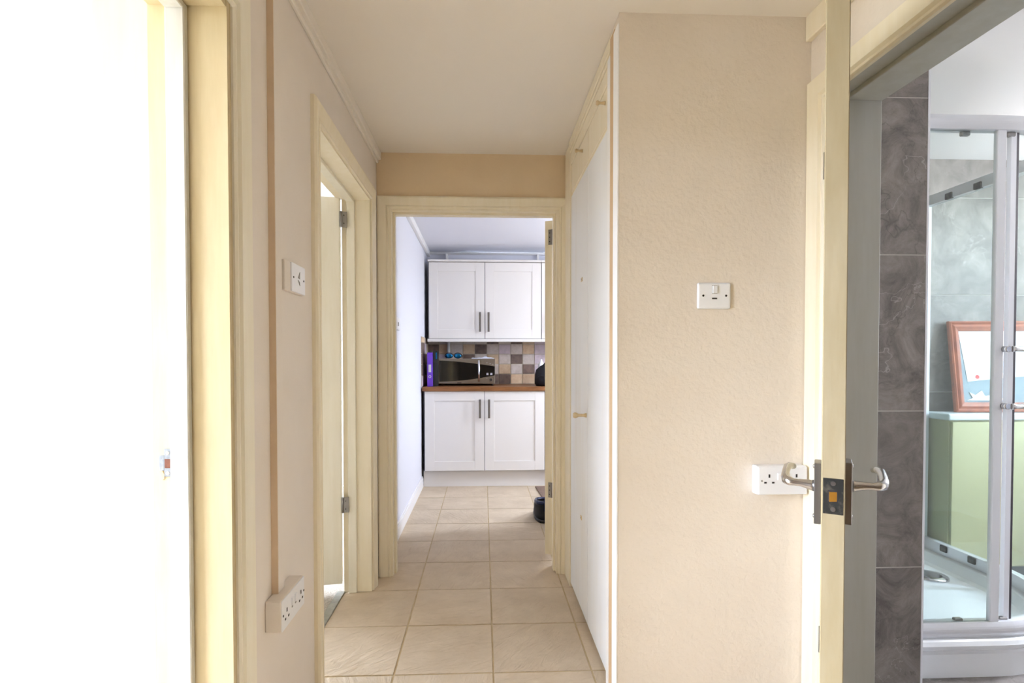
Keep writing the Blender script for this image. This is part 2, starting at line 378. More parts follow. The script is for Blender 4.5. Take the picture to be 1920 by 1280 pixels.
# kitchen
kwall = MB().box(-0.71, 2.4, 5.47, 5.57, 0, CH).build('wall_far', M['kwhite'], kind='structure')
(MB().box(2.3, 2.4, 2.9, 3.98, 0, CH).box(2.3, 2.4, 4.32, 5.57, 0, CH).box(2.3, 2.4, 3.98, 4.32, 0, 0.95).box(2.3, 2.4, 3.98, 4.32, 2.05, CH)
    .build('wall_right', M['kwhite'], kind='structure'))
# bathroom
(MB().box(3.6, 3.7, -0.3, 1.85, 0, CH).box(3.6, 3.7, 2.23, 2.96, 0, CH).box(3.6, 3.7, 1.85, 2.23, 0, 0.75).box(3.6, 3.7, 1.85, 2.23, 2.15, CH)
    .build('wall_right', M['white'], kind='structure'))
box('wall_back', M['white'], None, 1.21, 3.7, -0.3, -0.2, 0, CH, kind='structure')
bfar = box('wall_far', M['ggrout'], None, 1.2, 3.7, 2.8582, 2.96, 0, CH, kind='structure')
stub = MB().box(1.21, 1.506, 1.7800, 1.86, 0, CH).build('wall_far', M['ggrout'], kind='structure')
# ceiling
box('ceiling', M['ceil'], None, -0.71, 1.21, -2.6, 3.0, CH, CH+0.1, kind='structure')
box('ceiling', M['kwhite'], None, -0.71, 2.4, 3.0, 5.57, CH, CH+0.1, kind='structure')
box('ceiling', M['white'], None, -3.5, -0.71, -3.3, 5.1, CH, CH+0.1, kind='structure')
box('ceiling', M['white'], None, 1.21, 3.7, -0.3, 2.96, CH, CH+0.1, kind='structure')

# windows that let the daylight in (outside the picture)
def window(name, axis, pos, a0, a1, z0, z1, n):
    e = empty(name, (pos, (a0+a1)/2, z0), kind='structure')
    b = MB(); t = 0.05
    b.box(pos-.03, pos+.03, a0, a1, z0, z0+t).box(pos-.03, pos+.03, a0, a1, z1-t, z1)
    for k in range(n+1):
        a = a0+(a1-a0-t)*k/n; b.box(pos-.03, pos+.03, a, a+t, z0+t, z1-t)
    b.build('window_frame', M['gloss_white'], e)
    return e
window('window_1', 'x', -2.97, -0.37, 1.33, 0.55, 2.15, 2)
window('window_2', 'x', -3.37, 2.8, 3.8, 0.85, 2.05, 1)
window('window_3', 'x', 2.27, 3.98, 4.32, 0.95, 2.05, 1)
window('window_4', 'x', 3.57, 1.85, 2.23, 0.75, 2.15, 1)
for (x, y, z, lab) in ((3.2, 1.87, 2.10, 'added white glowing globe, unseen fill light under the bathroom ceiling'), (1.3, 4.0, 1.97, 'added white glowing globe, unseen fill light under the kitchen ceiling')):  # unseen glowing globes, added as fill lights
    fill_obj = MB().sphere((x, y, z), 0.09).build('fill_globe', M['fill_glow'])
    move_origin(fill_obj, (x, y, z)); tag(fill_obj, lab, 'lamp')
    MB().cyl((x, y, z+0.08), (x, y, CH), 0.012).build('stem', M['gloss_white'], fill_obj)

# ------------------------------------------------------------------ large grey tiles in the bathroom
zj = [-0.09, 0.440, 0.977, 1.508, 2.037, CH]
for k in range(5):
    g = 0.0022
    z0 = max(zj[k]+g, 0.0); z1 = zj[k+1]-(g if k < 4 else 0)
    o = MB().box(-0.1475, 0.1475, -0.006, 0.004, z0-(z0+z1)/2, z1-(z0+z1)/2, 0.001).build('tile', M['gtile'], stub, world=False)
    o.location = (1.3575, 1.784, (z0+z1)/2)
    xj = [1.2, 1.7, 2.31, 2.93, 3.55]
    for j in range(4):
        o = MB().box(-(xj[j+1]-xj[j])/2+g, (xj[j+1]-xj[j])/2-g, -0.006, 0.004, z0-(z0+z1)/2, z1-(z0+z1)/2, 0.001).build('tile', M['gtile'], bfar, world=False)
        o.location = ((xj[j]+xj[j+1])/2, 2.862, (z0+z1)/2)
box('tile_edge_trim', M['aluw'], stub, 1.505, 1.512, 1.777, 1.862, 0, CH)

# ------------------------------------------------------------------ ceiling and skirting trims
t = MB().box(-0.56, -0.535, -2.4, 2.88, 2.205, CH, 0.003).box(-0.56, -0.549, -2.4, 2.88, 2.188, 2.206, 0.002)
t.build('trim_2', M['ceil'], kind='structure')
MB().box(-0.56, -0.53, 3.0, 5.47, 2.195, CH, 0.004).box(-0.56, 2.3, 5.44, 5.47, 2.215, CH, 0.004).build('trim_3', M['white'], kind='structure')
bb = MB().box(-0.56, -0.546, 3.0, 4.92, 0, 0.085, 0.002).box(-0.56, -0.551, 3.0, 4.92, 0.085, 0.10, 0.002)
bb.build('baseboard_left', M['gloss_white'], kind='structure')
box('trim_4', M['cream'], None, 1.03, 1.05, -2.4, 1.70, 2.165, CH, bev=0.003, kind='structure')

# ------------------------------------------------------------------ left near doorway (open, no leaf in view)
fr = empty('door_1', (-0.63, 1.22, 0), kind='structure')
b = MB()
# hall-side lining, set back; rebate lining on the room side
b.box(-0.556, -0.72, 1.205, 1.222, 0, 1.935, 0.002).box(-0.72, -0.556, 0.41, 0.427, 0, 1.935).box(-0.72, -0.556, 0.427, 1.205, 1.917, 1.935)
b.build('lining', M['dimmed_cream'], fr)
b = MB()
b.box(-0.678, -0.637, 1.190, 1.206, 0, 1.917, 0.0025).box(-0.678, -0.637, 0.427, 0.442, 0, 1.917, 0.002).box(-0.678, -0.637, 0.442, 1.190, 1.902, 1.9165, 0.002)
b.build('door_stop', M['dimmed_white'], fr)
casing('casing', M['cream2'], fr, lambda a, d, z: Vector((-0.56+d, a, z)), 0.427, 1.229, 1.93, [(u*0.84, d) for u, d in FLAT])
casing('casing', M['cream2'], fr, lambda a, d, z: Vector((-0.715-d, a, z)), 0.44, 1.215, 1.925, FLAT)
# strike plate with its mortice and chipped paint around it
sp = MB().box(-0.697, -0.681, 1.2025, 1.2055, 0.897, 0.958, 0.0008).box(-0.708, -0.697, 1.203, 1.2055, 0.910, 0.944, 0.0008).build('strike_plate', M['zinc'], fr)
box('mortice', M['hole_wood'], sp, -0.6955, -0.684, 1.2018, 1.2032, 0.916, 0.936)
for z in (0.905, 0.949):
    MB().cyl((-0.689, 1.2025, z), (-0.689, 1.2008, z), 0.004).build('screw', M['chrome'], sp)
MB().loft([[(-0.709, y, 0.909), (-0.703, y, 0.912), (-0.698, y, 0.903), (-0.697, y, 0.893), (-0.701, y, 0.890), (-0.703, y, 0.899)] for y in (1.2055, 1.2035)]).build('bare_wood_chip', M['rawwood'], sp)

# surface trunking, socket and switch on the left wall
tk = MB().box(-0.56, -0.542, 1.438, 1.482, 0.534, 2.19, 0.002).build('cable_trunking', M['ltan'])
move_origin(tk, (-0.55, 1.46, 0.534))
tag(tk, 'painted cable trunking running up the left wall from the double socket', 'trunking')
box('side_face', M['side_brown'], tk, -0.5598, -0.5425, 1.4365, 1.4382, 0.534, 2.19, label='darker brown side face')  # near side given a darker brown than the front

def earth_socket(b, mapf, cu, cv, s=1.0):
    b.append((cu, cv+0.0115*s, 0.0026, 0.0052)); b.append((cu-0.0125*s, cv-0.0095*s, 0.004, 0.0026)); b.append((cu+0.0125*s, cv-0.0095*s, 0.004, 0.0026))
def plate_detail(parent, mapf, items, m, name, d0, d1):
    for (u, v, hu, hv) in items:
        p0 = mapf(u-hu, v-hv, d0); p1 = mapf(u+hu, v+hv, d1)
        x = sorted((p0[0], p1[0])); y = sorted((p0[1], p1[1])); z = sorted((p0[2], p1[2]))
        box(name, m, parent, x[0], x[1], y[0], y[1], z[0], z[1])
# double socket, left wall: y 1.392..1.562, z .452...533, proud to x=-.517
so = empty('double_socket', (-0.56, 1.477, 0.45), label='white double socket in a deep painted box low on the left wall', cat='socket')
box('back_box', M['ltan'], so, -0.56, -0.5185, 1.391, 1.563, 0.451, 0.5335, bev=0.003, label='box painted in the wall colour')
fp = box('faceplate', M['plastic'], so, -0.5195, -0.516, 1.3925, 1.5615, 0.4525, 0.532, bev=0.001)
mf = lambda u, v, d: (-0.516+d, 1.477+u, 0.4925+v)
it = []; earth_socket(it, mf, -0.052, -0.006, 0.95); earth_socket(it, mf, 0.056, -0.006, 0.95)
plate_detail(fp, mf, it, M['dark'], 'pin_hole', -0.0005, 0.0006)
for u in (-0.013, 0.013):
    r = box('rocker_switch', M['plastic'], fp, -0.5165, -0.513, 1.477+u-0.006, 1.477+u+0.006, 0.492, 0.513, bev=0.001)
    box('switch_mark', M['grey_mark'], fp, -0.5163, -0.5152, 1.477+u-0.004, 1.477+u+0.004, 0.486, 0.490)
for u in (-0.079, 0.079):
    MB().cyl((-0.5165, 1.477+u, 0.4925), (-0.5150, 1.477+u, 0.4925), 0.003).build('screw', M['dark'], fp)
# light switch, left wall
sw = empty('light_switch', (-0.56, 1.61, 1.349), label='square white light switch in a painted box on the left wall', cat='light switch')
box('back_box', M['ltan'], sw, -0.56, -0.547, 1.515, 1.672, 1.347, 1.431, bev=0.002, label='box painted in the wall colour')
fp = box('faceplate', M['plastic'], sw, -0.5475, -0.542, 1.5575, 1.671, 1.349, 1.431, bev=0.0012)
MB().loft([[(x, 1.608, 1.393), (x, 1.622, 1.412), (x, 1.622, 1.391)] for x in (-0.5425, -0.5405)]).build('rocker_switch', M['grey_mark'], fp)
MB().loft([[(x, 1.606, 1.387), (x, 1.622, 1.371), (x, 1.620, 1.382)] for x in (-0.5425, -0.5405)]).build('rocker_switch', M['grey_mark'], fp)
for y in (1.571, 1.657):
    MB().cyl((-0.5425, y, 1.390), (-0.5410, y, 1.390), 0.003).build('screw', M['dark'], fp)

# ------------------------------------------------------------------ middle left doorway with its open leaf
fr = empty('trim_5', (-0.63, 2.7, 0), kind='structure')
b = MB().box(-0.693, -0.556, 2.690, 2.702, 0, 1.955, 0.001).box(-0.715, -0.556, 1.858, 1.872, 0, 1.955).box(-0.715, -0.556, 1.872, 2.690, 1.940, 1.955)
b.build('lining', M['cream'], fr)
b = MB().box(-0.668, -0.628, 2.676, 2.691, 0, 1.940, 0.002).box(-0.668, -0.628, 1.871, 1.885, 0, 1.940, 0.002).box(-0.668, -0.628, 1.885, 2.676, 1.925, 1.941, 0.002)
b.build('door_stop', M['cream2'], fr)
casing('casing', M['cream'], fr, lambda a, d, z: Vector((-0.56+d, a, z)), 1.866, 2.698, 1.942, ARCH)
d2 = empty('door_2', (-0.702, 2.705, 0), rz=math.radians(180+8), kind='structure')
box('leaf', M['cream2'], d2, 0.0, 0.77, -0.0, 0.042, 0.052, 1.945, bev=0.002, world=False)
for z in (1.80, 0.405):
    h = MB().cyl((-0.006, 0.046, z), (-0.006, 0.046, z+0.075), 0.0065, seg=12).box(-0.034, -0.004, 0.040, 0.046, z, z+0.075).build('hinge', M['nickel'], d2, world=False)
    for k in (0.018, 0.057):
        MB().cyl((-0.02, 0.0462, z+k), (-0.02, 0.048, z+k), 0.003, seg=8).build('screw', M['dark'], h, world=False)
ts = box('trim_6', M['strip'], None, -0.726, -0.688, 1.872, 2.69, -0.004, 0.006, bev=0.002, kind='structure')
for y in (2.0, 2.28, 2.56):
    MB().cyl((-0.707, y, 0.0058), (-0.707, y, 0.0068), 0.004, seg=10).build('screw', M['nickel'], ts)

# ------------------------------------------------------------------ kitchen doorway with its open leaf
fr = empty('trim_7', (-0.05, 2.88, 0), kind='structure')
b = MB().box(-0.494, -0.482, 2.875, 3.005, 0, 1.955).box(0.392, 0.404, 2.875, 3.005, 0, 1.955).box(-0.482, 0.392, 2.875, 3.005, 1.943, 1.955)
b.build('lining', M['cream'], fr)
b = MB().box(-0.4825, -0.470, 2.915, 2.955, 0, 1.943, 0.002).box(0.380, 0.3925, 2.915, 2.955, 0, 1.943, 0.002).box(-0.470, 0.380, 2.915, 2.955, 1.931, 1.944, 0.002)
b.build('door_stop', M['cream'], fr)
casing('casing', M['cream'], fr, lambda a, d, z: Vector((a, 2.88-d, z)), -0.488, 0.398, 1.947, [(u*0.93, d) for u, d in ARCH])
casing('casing', M['cream'], fr, lambda a, d, z: Vector((a, 3.0+d, z)), -0.488, 0.398, 1.947, [(u*0.93, d) for u, d in ARCH])
ang = math.radians(90-22)
d3 = empty('door_3', (0.388, 3.022, 0), rz=ang, kind='structure')
box('leaf', M['cream'], d3, 0.0, 0.84, 0.0, 0.042, 0.05, 1.935, bev=0.0015, world=False)
for z in (1.80, 0.375):
    h = box('hinge', M['nickel'], d3, -0.0022, 0.001, 0.004, 0.022, z, z+0.085, world=False)
    MB().cyl((-0.004, -0.002, z), (-0.004, -0.002, z+0.085), 0.005, seg=12).build('knuckle', M['nickel'], h, world=False)
    for k in (0.018, 0.042, 0.066):
        MB().cyl((-0.0022, 0.014, z+k), (-0.0034, 0.014, z+k), 0.003, seg=8).build('screw', M['dark'], h, world=False)

# ------------------------------------------------------------------ built-in cupboard on the right of the hall
cb = empty('hall_cupboard', (0.45, 2.2, 0), label='built-in hall cupboard with white doors below cream top doors', cat='cupboard')
box('frame_post', M['gloss_white'], cb, 0.4245, 0.4298, 1.6985, 1.755, 0, 2.21, bev=0.0008)
box('bare_strip', M['rawwood'], cb, 0.4265, 0.46, 1.752, 1.808, 0.03, 2.225, bev=0.001, label='unpainted wooden strip')
box('frame_post', M['gloss_white'], cb, 0.4245, 0.46, 1.806, 1.84, 0, 2.17, bev=0.002)
box('frame_post', M['cream'], cb, 0.437, 0.46, 2.705, 2.862, 0, CH, bev=0.002, label='cream painted post')
dd = []
for (y0, y1) in ((1.842, 2.264), (2.269, 2.703)):
    dd.append(box('door', M['wdoor'], cb, 0.443, 0.461, y0, y1, 0.022, 1.972, bev=0.0015))
def knob(y, z, parent, L=0.05, r=0.009, m='knobpl'):
    x = 0.4435
    MB().tube([(x, y, z), (x-0.006, y, z), (x-0.014, y, z), (x-L*0.6, y, z), (x-L*0.72, y, z), (x-L*0.85, y, z), (x-L, y, z)],
              [r*0.9, r*0.75, r*0.55, r*0.6, r*0.95, r*1.15, r*0.8], 16).build('knob', M[m], parent)
knob(2.298, 0.915, dd[1], 0.058, 0.0115)
for (y, z) in ((2.406, 1.513), (2.409, 0.44)):
    c = box('catch', M['knobpl'], dd[1], 0.4405, 0.4435, y-0.014, y+0.014, z-0.009, z+0.009, bev=0.001)
    MB().cyl((0.4407, y, z), (0.4395, y, z), 0.004, seg=8).build('screw', M['grey_mark'], c)
for (y0, y1, ky) in ((1.842, 2.262, 1.955), (2.268, 2.703, 2.40)):
    ud = box('top_door', M['cream'], cb, 0.444, 0.461, y0, y1, 1.990, 2.128, bev=0.002)
    knob(ky, 2.083, ud, 0.034, 0.008)
MB().box(0.449, 0.47, 1.84, 2.705, 1.972, 1.990).box(0.440, 0.465, 1.842, 2.705, 2.132, 2.185, 0.003).box(0.434, 0.465, 1.842, 2.705, 2.186, 2.200, 0.004).box(0.43, 0.465, 1.80, 2.705, 2.202, CH-0.001, 0.003).build('header_rail', M['cream'], cb)
box('inner_panel', M['cream'], cb, 0.47, 0.48, 1.82, 2.87, 0, CH)

# ------------------------------------------------------------------ spur switch and double socket on the wide right wall
sp_ = empty('fused_spur_switch', (0.736, 1.70, 1.31), label='white fused switch plate alone in the middle of the wide tan wall', cat='switch')
fp = MB().box(0.682, 0.790, 1.691, 1.701, 1.3145, 1.398, 0.006, 3).build('faceplate', M['plastic'], sp_)
r = box('rocker_switch', M['plastic'], fp, 0.7295, 0.7445, 1.686, 1.6915, 1.363, 1.388, bev=0.001)
MB().box(0.7285, 0.7455, 1.6905, 1.6913, 1.3615, 1.3895).build('switch_surround', M['grey_mark'], fp)
box('fuse_slot', M['dark'], fp, 0.7285, 0.7445, 1.6900, 1.6913, 1.345, 1.3495)
for x in (0.700, 0.774):
    MB().cyl((x, 1.6913, 1.3565), (x, 1.6900, 1.3565), 0.0035, seg=12).build('screw', M['dark'], fp)
so2 = empty('double_socket', (0.96, 1.70, 0.72), label='white double socket on the wide tan wall behind the lever handle', cat='socket')
bx = MB().box(0.866, 1.028, 1.668, 1.700, 0.7235, 0.8155, 0.004, 2).build('back_box', M['plastic'], so2)
fp = MB().box(0.867, 1.027, 1.660, 1.6685, 0.725, 0.814, 0.004, 2).build('faceplate', M['plastic'], so2)
mf = lambda u, v, d: (0.947+u, 1.660-d, 0.7695+v)
it = []; earth_socket(it, mf, -0.044, 0.004); earth_socket(it, mf, 0.044, 0.004)
plate_detail(fp, mf, it, M['dark'], 'pin_hole', -0.0004, 0.0006)
for u in (-0.012, 0.012):
    box('rocker_switch', M['plastic'], fp, 0.947+u-0.006, 0.947+u+0.006, 1.656, 1.661, 0.772, 0.793, bev=0.001)
for u in (-0.068, 0.068):
    MB().cyl((0.947+u, 1.6605, 0.7695), (0.947+u, 1.6590, 0.7695), 0.003, seg=10).build('screw', M['grey_mark'], fp)

# ------------------------------------------------------------------ bathroom doorway with its open leaf and lever handles
fr = empty('trim_8', (1.13, 1.62, 0), kind='structure')
b = MB().box(1.045, 1.215, 1.618, 1.632, 0, 1.966).box(1.045, 1.215, 0.748, 0.762, 0, 1.966).box(1.045, 1.215, 0.762, 1.618, 1.952, 1.966)
b.build('lining', M['greywhite'], fr)
b = MB().box(1.100, 1.213, 1.604, 1.619, 0, 1.952, 0.002).box(1.100, 1.213, 0.761, 0.776, 0, 1.952, 0.002).box(1.100, 1.213, 0.776, 1.604, 1.938, 1.953, 0.002)
b.build('door_stop', M['greywhite'], fr)
casing('casing', M['cream'], fr, lambda a, d, z: Vector((1.05-d, a, z)), 0.758, 1.614, 1.948, [(u*0.92, d) for u, d in FLAT])
casing('casing', M['cream2'], fr, lambda a, d, z: Vector((1.21+d, a, z)), 0.758, 1.614, 1.948, [(u*0.8, d) for u, d in FLAT])
hx, hy, lx, ly = 1.052, 1.590, 0.622, 0.930
ang = math.atan2(ly-hy, lx-hx); LL = math.hypot(lx-hx, ly-hy)
d4 = empty('door_4', (hx, hy, 0), rz=ang, kind='structure')
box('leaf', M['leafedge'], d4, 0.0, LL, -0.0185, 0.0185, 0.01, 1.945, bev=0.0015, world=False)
zl = 0.908
lp = box('latch_plate', M['platemetal'], d4, LL-0.002, LL+0.0012, -0.0155, 0.0155, zl-0.032, zl+0.032, bev=0.0006, world=False)
box('latch_hole', M['dark'], lp, LL+0.0008, LL+0.0016, -0.0085, 0.0075, zl-0.011, zl+0.011, world=False)
MB().loft([[(LL+0.0015, -0.0065, z), (LL+0.0085, -0.0055, z), (LL+0.0015, 0.0060, z)] for z in (zl-0.0085, zl+0.0085)]).build('latch_bolt', M['brass'], lp, world=False)
for z in (zl-0.023, zl+0.023):
    MB().cyl((LL+0.001, 0.0, z), (LL+0.0022, 0, z), 0.0042, seg=12).build('screw', M['nickel'], lp, world=False)
for s in (1, -1):
    y0 = 0.0185*s
    X0, X1 = LL-0.078, LL-0.030
    zc = zl+0.000 if s == 1 else zl-0.006
    bp = box('handle_plate', M['nickel'], d4, X0, X1, min(y0, y0+0.0115*s), max(y0, y0+0.0115*s), zc-0.0555, zc+0.0575, bev=0.0012, world=False, label='chrome backplate')
    yb = y0+0.0115*s; xc = (X0+X1)/2; zz = zc+0.014
    pts = [(xc, yb-0.002*s, zz-0.003), (xc, yb+0.006*s, zz-0.002), (xc, yb+0.022*s, zz), (xc, yb+0.034*s, zz), (xc, yb+0.0405*s, zz+0.001), (xc-0.006, yb+0.047*s, zz+0.002),
           (xc-0.018, yb+0.050*s, zz+0.006), (xc-0.040, yb+0.050*s, zz+0.012), (xc-0.070, yb+0.049*s, zz+0.016), (xc-0.092, yb+0.046*s, zz+0.015), (xc-0.108, yb+0.040*s, zz+0.012)]
    rr = [0.0115, 0.0098, 0.0072, 0.0068, 0.0085, 0.0088, 0.0078, 0.0070, 0.0072, 0.0072, 0.0062]
    MB().tube(pts, rr, 18).build('lever', M['chrome'], bp, world=False)
    for z in (zc-0.046, zc+0.048):
        MB().sphere((xc, yb+0.0005*s, z), 0.0042, 1, 0.5, 1, 10, 6).build('screw', M['nickel'], bp, world=False)
for z in (0.25, 1.70):
    MB().cyl((-0.004, -0.019, z), (-0.004, -0.019, z+0.08), 0.006, seg=10).build('hinge', M['nickel'], d4, world=False)

# ------------------------------------------------------------------ kitchen: tiles, cabinets, worktop
DK = {(0, 2), (0, 4), (1, 1), (1, 7), (2, 4), (3, 5), (4, 2), (4, 3), (1, -3), (2, 0), (4, 7)}
TN = {(1, 0), (1, 5), (2, 7), (3, 7), (4, 4), (4, 6), (1, -2), (3, -1), (2, 2), (0, 5), (3, 3), (4, 5)}
MV = {(1, 6), (2, 6), (1, 3), (3, 6), (0, 6), (3, 1), (2, -2)}
pitch_x = 0.1208; tz = [1.37, 1.317, 1.216, 1.115, 1.0145, 0.915]
for r in range(5):
    for c in range(-3, 12):
        x0 = -0.205+pitch_x*c; x1 = x0+pitch_x
        if c == -3: x0 = -0.558
        g = 0.003; k = (r, c)
        m = 'bbrown' if k in DK else 'btan' if k in TN else 'bmauve' if k in MV else ('bgrey' if c < 8 else random.choice(['bgrey', 'btan', 'bbrown']))
        o = MB().box(-(x1-x0)/2+g, (x1-x0)/2-g, -0.004, 0.004, -(tz[r]-tz[r+1])/2+g, (tz[r]-tz[r+1])/2-g, 0.0012).build('tile', M[m], kwall, world=False)
        o.location = ((x0+x1)/2, 5.464, (tz[r]+tz[r+1])/2)
box('tile_backing', M['grout'], kwall, -0.558, 1.24, 5.466, 5.471, 0.905, 1.37)
side = box('trim_9', M['grout'], None, -0.560, -0.557, 4.88, 5.46, 0.915, 1.37, kind='structure')
for r in range(5):
    for c in range(5):
        m = random.choice(['btan', 'bmauve', 'bgrey', 'btan', 'bbrown'])
        y0 = 4.885+0.115*c
        o = MB().box(-0.003, 0.003, -0.0545, 0.0545, -(tz[r]-tz[r+1])/2+0.003, (tz[r]-tz[r+1])/2-0.003, 0.001).build('tile', M[m], side, world=False)
        o.location = (-0.5545, y0+0.0575, (tz[r]+tz[r+1])/2)

def shaker(parent, x0, x1, z0, z1, yf, m='kcab', fr_=0.085, hx=None, hz=None):
    d = MB()
    a, b_, c, e = x0, x1, z0, z1
    d.box(a, a+fr_, yf, yf+0.02, c, e, 0.0012).box(b_-fr_, b_, yf, yf+0.02, c, e, 0.0012)
    d.box(a+fr_, b_-fr_, yf, yf+0.02, c, c+fr_, 0.0012).box(a+fr_, b_-fr_, yf, yf+0.02, e-fr_, e, 0.0012)
    dr = d.build('door', M[m], parent)
    MB().box(a+fr_-0.002, b_-fr_+0.002, yf+0.008, yf+0.016, c+fr_-0.002, e-fr_+0.002).build('panel', M[m], dr)
    if hx is not None:
        h = MB().box(hx-0.010, hx+0.010, yf-0.034, yf-0.028, hz[0], hz[1], 0.0015)
        for z in (hz[0]+0.006, hz[1]-0.012):
            h.box(hx-0.006, hx+0.006, yf-0.030, yf+0.001, z, z+0.007)
        h.build('handle', M['nickel'], dr)
    return dr
base = empty('base_cabinet', (0.01, 5.2, 0), label='ivory double-door base cabinet under the microwave', cat='cabinet')
box('carcass', M['carcass'], base, -0.538, 0.5565, 4.892, 5.46, 0.150, 0.873)
shaker(base, -0.527, 0.009, 0.155, 0.873, 4.87, hx=-0.030, hz=(0.632, 0.802))
shaker(base, 0.013, 0.556, 0.155, 0.873, 4.87, hx=0.052, hz=(0.632, 0.802))
base2 = empty('base_cabinet', (0.87, 5.2, 0), label='ivory base cabinet half hidden behind the kitchen door edge', cat='cabinet')
box('carcass', M['carcass'], base2, 0.5585, 1.18, 4.892, 5.46, 0.150, 0.873)
for k in range(4):
    z0 = 0.155+0.177*k; d = box('drawer', M['kcab'], base2, 0.561, 1.17, 4.87, 4.89, z0, z0+0.172, bev=0.0012)
    h = MB().box(0.79, 0.93, 4.836, 4.842, z0+0.08, z0+0.10, 0.0015).box(0.80, 0.81, 4.84, 4.871, z0+0.086, z0+0.094).box(0.91, 0.92, 4.84, 4.871, z0+0.086, z0+0.094).build('handle', M['nickel'], d)
pl = box('plinth', M['kcab'], None, -0.545, 1.18, 4.925, 4.943, 0.0, 0.149, bev=0.001)
move_origin(pl, (0.3, 4.93, 0)); tag(pl, 'long white plinth board along the floor under the base cabinets', 'plinth')
wt = box('worktop', M['worktop'], None, -0.548, 1.20, 4.848, 5.459, 0.876, 0.914, bev=0.003)
move_origin(wt, (0.3, 5.15, 0.876)); tag(wt, 'brown wood-effect kitchen worktop with squared front edge', 'worktop')
wall1 = empty('wall_cabinet', (0.02, 5.3, 1.36), label='ivory double-door wall cabinet above the microwave', cat='cabinet')
box('carcass', M['carcass'], wall1, -0.524, 0.5595, 5.192, 5.458, 1.36, 2.092)
shaker(wall1, -0.517, 0.015, 1.363, 2.088, 5.17, hx=-0.030, hz=(1.425, 1.612))
shaker(wall1, 0.020, 0.556, 1.363, 2.088, 5.17, hx=0.052, hz=(1.425, 1.612))
MB().box(-0.524, 0.5595, 5.150, 5.458, 2.093, 2.112, 0.003).build('cornice', M['kcab'], wall1)
MB().box(-0.530, 0.5595, 5.155, 5.20, 1.330, 1.359, 0.003).build('pelmet', M['kcab'], wall1)
wall2 = empty('wall_cabinet', (0.87, 5.3, 1.36), label='ivory wall cabinet half hidden behind the kitchen door edge', cat='cabinet')
box('carcass', M['carcass'], wall2, 0.5605, 1.18, 5.192, 5.458, 1.36, 2.092)
shaker(wall2, 0.563, 1.17, 1.363, 2.088, 5.17, hx=0.62, hz=(1.425, 1.612))
MB().box(0.5605, 1.19, 5.150, 5.458, 2.093, 2.112, 0.003).build('cornice', M['kcab'], wall2)
MB().box(0.5605, 1.18, 5.155, 5.20, 1.330, 1.359, 0.003).build('pelmet', M['kcab'], wall2)
# pipes in the kitchen
pp = empty('ceiling_pipe', (0.3, 5.40, 2.2), label='white pipe running under the kitchen ceiling above the wall cabinets', cat='pipe')
MB().tube([(-0.555, 5.405, 2.222), (2.29, 5.405, 2.222)], 0.011, 12).build('pipe', M['gloss_white'], pp)
for x in (-0.36, 0.55):
    MB().box(x-0.01, x+0.01, 5.39, 5.47, 2.150, 2.212, 0.001).build('pipe_clip', M['gloss_white'], pp)
vp = MB().tube([(-0.346, 5.440, 0.915), (-0.346, 5.440, 1.359)], 0.016, 14).build('waste_pipe', M['gloss_white'])
move_origin(vp, (-0.346, 5.44, 0.915)); tag(vp, 'white vertical pipe against the splashback tiles behind the microwave', 'pipe')
# light switch on the kitchen wall
ks = empty('light_switch', (-0.56, 3.52, 1.35), label='small white light switch on the bright kitchen wall just inside the doorway', cat='light switch')
fp = box('faceplate', M['plastic'], ks, -0.560, -0.550, 3.445, 3.60, 1.35, 1.43, bev=0.001)
box('rocker_switch', M['grey_mark'], fp, -0.5505, -0.547, 3.51, 3.535, 1.375, 1.40, bev=0.001)

# ------------------------------------------------------------------ microwave
mw = empty('microwave', (-0.165, 5.22, 0.914), label='stainless steel microwave with curved black glass door on the worktop', cat='microwave')
box('body', M['steel'], mw, -0.440, 0.112, 5.105, 5.42, 0.930, 1.168, bev=0.003)
fx0, fx1, fz0, fz1, fy = -0.440, 0.112, 0.932, 1.170, 5.090
box('front', M['steel'], mw, fx0, fx1, fy, 5.106, fz0, fz1, bev=0.003)
dr = box('door', M['steel'], mw, fx0+0.004, fx1-0.112, fy-0.006, fy+0.001, fz0+0.004, fz1-0.004, bev=0.0015)
# glass: widest at left, narrowing in a curve towards the control panel
n = 18; top = []; bot = []
for i in range(n+1):
    u = i/n; x = fx0+0.030+u*(fx1-0.004-fx0-0.030)
    top.append((x, 1.152-0.056*u**1.5)); bot.append((x, 0.953+0.060*u**1.9))
poly = top+bot[::-1]
MB().loft([[(x, y, z) for x, z in poly] for y in (fy-0.0085, fy-0.0055)]).build('glass', M['blackglass'], dr)
h = MB().tube([(-0.040, fy-0.036, 0.955), (-0.040, fy-0.038, 1.05), (-0.040, fy-0.036, 1.155)], 0.0095, 14).box(-0.045, -0.035, fy-0.034, fy-0.004, 0.965, 0.975).box(-0.045, -0.035, fy-0.034, fy-0.004, 1.138, 1.148)
h.build('handle', M['chrome'], dr)
MB().box(-0.245, -0.205, fy-0.0072, fy-0.0055, 0.9385, 0.9445).build('badge', M['dark'], dr)
pn = MB().tube([(0.072, fy-0.001, 0.970), (0.072, fy-0.018, 0.970)], [0.021, 0.018], 22).build('dial', M['steel'], mw)
MB().tube([(0.072, fy-0.0175, 0.970), (0.072, fy-0.0195, 0.970)], [0.012, 0.011], 16).build('dial_cap', M['dark'], pn)
for x in (0.040, 0.076):
    for z in (1.018, 1.030):
        MB().box(x-0.010, x+0.010, fy-0.011, fy-0.007, z-0.004, z+0.004, 0.001).build('button', M['label'], mw)
for (x, z) in ((0.035, 1.130), (0.066, 1.122), (0.090, 1.116), (0.035, 0.985)):
    MB().box(x-0.006, x+0.006, fy-0.002, fy+0.001, z-0.002, z+0.002).build('indicator', M['label'], mw)
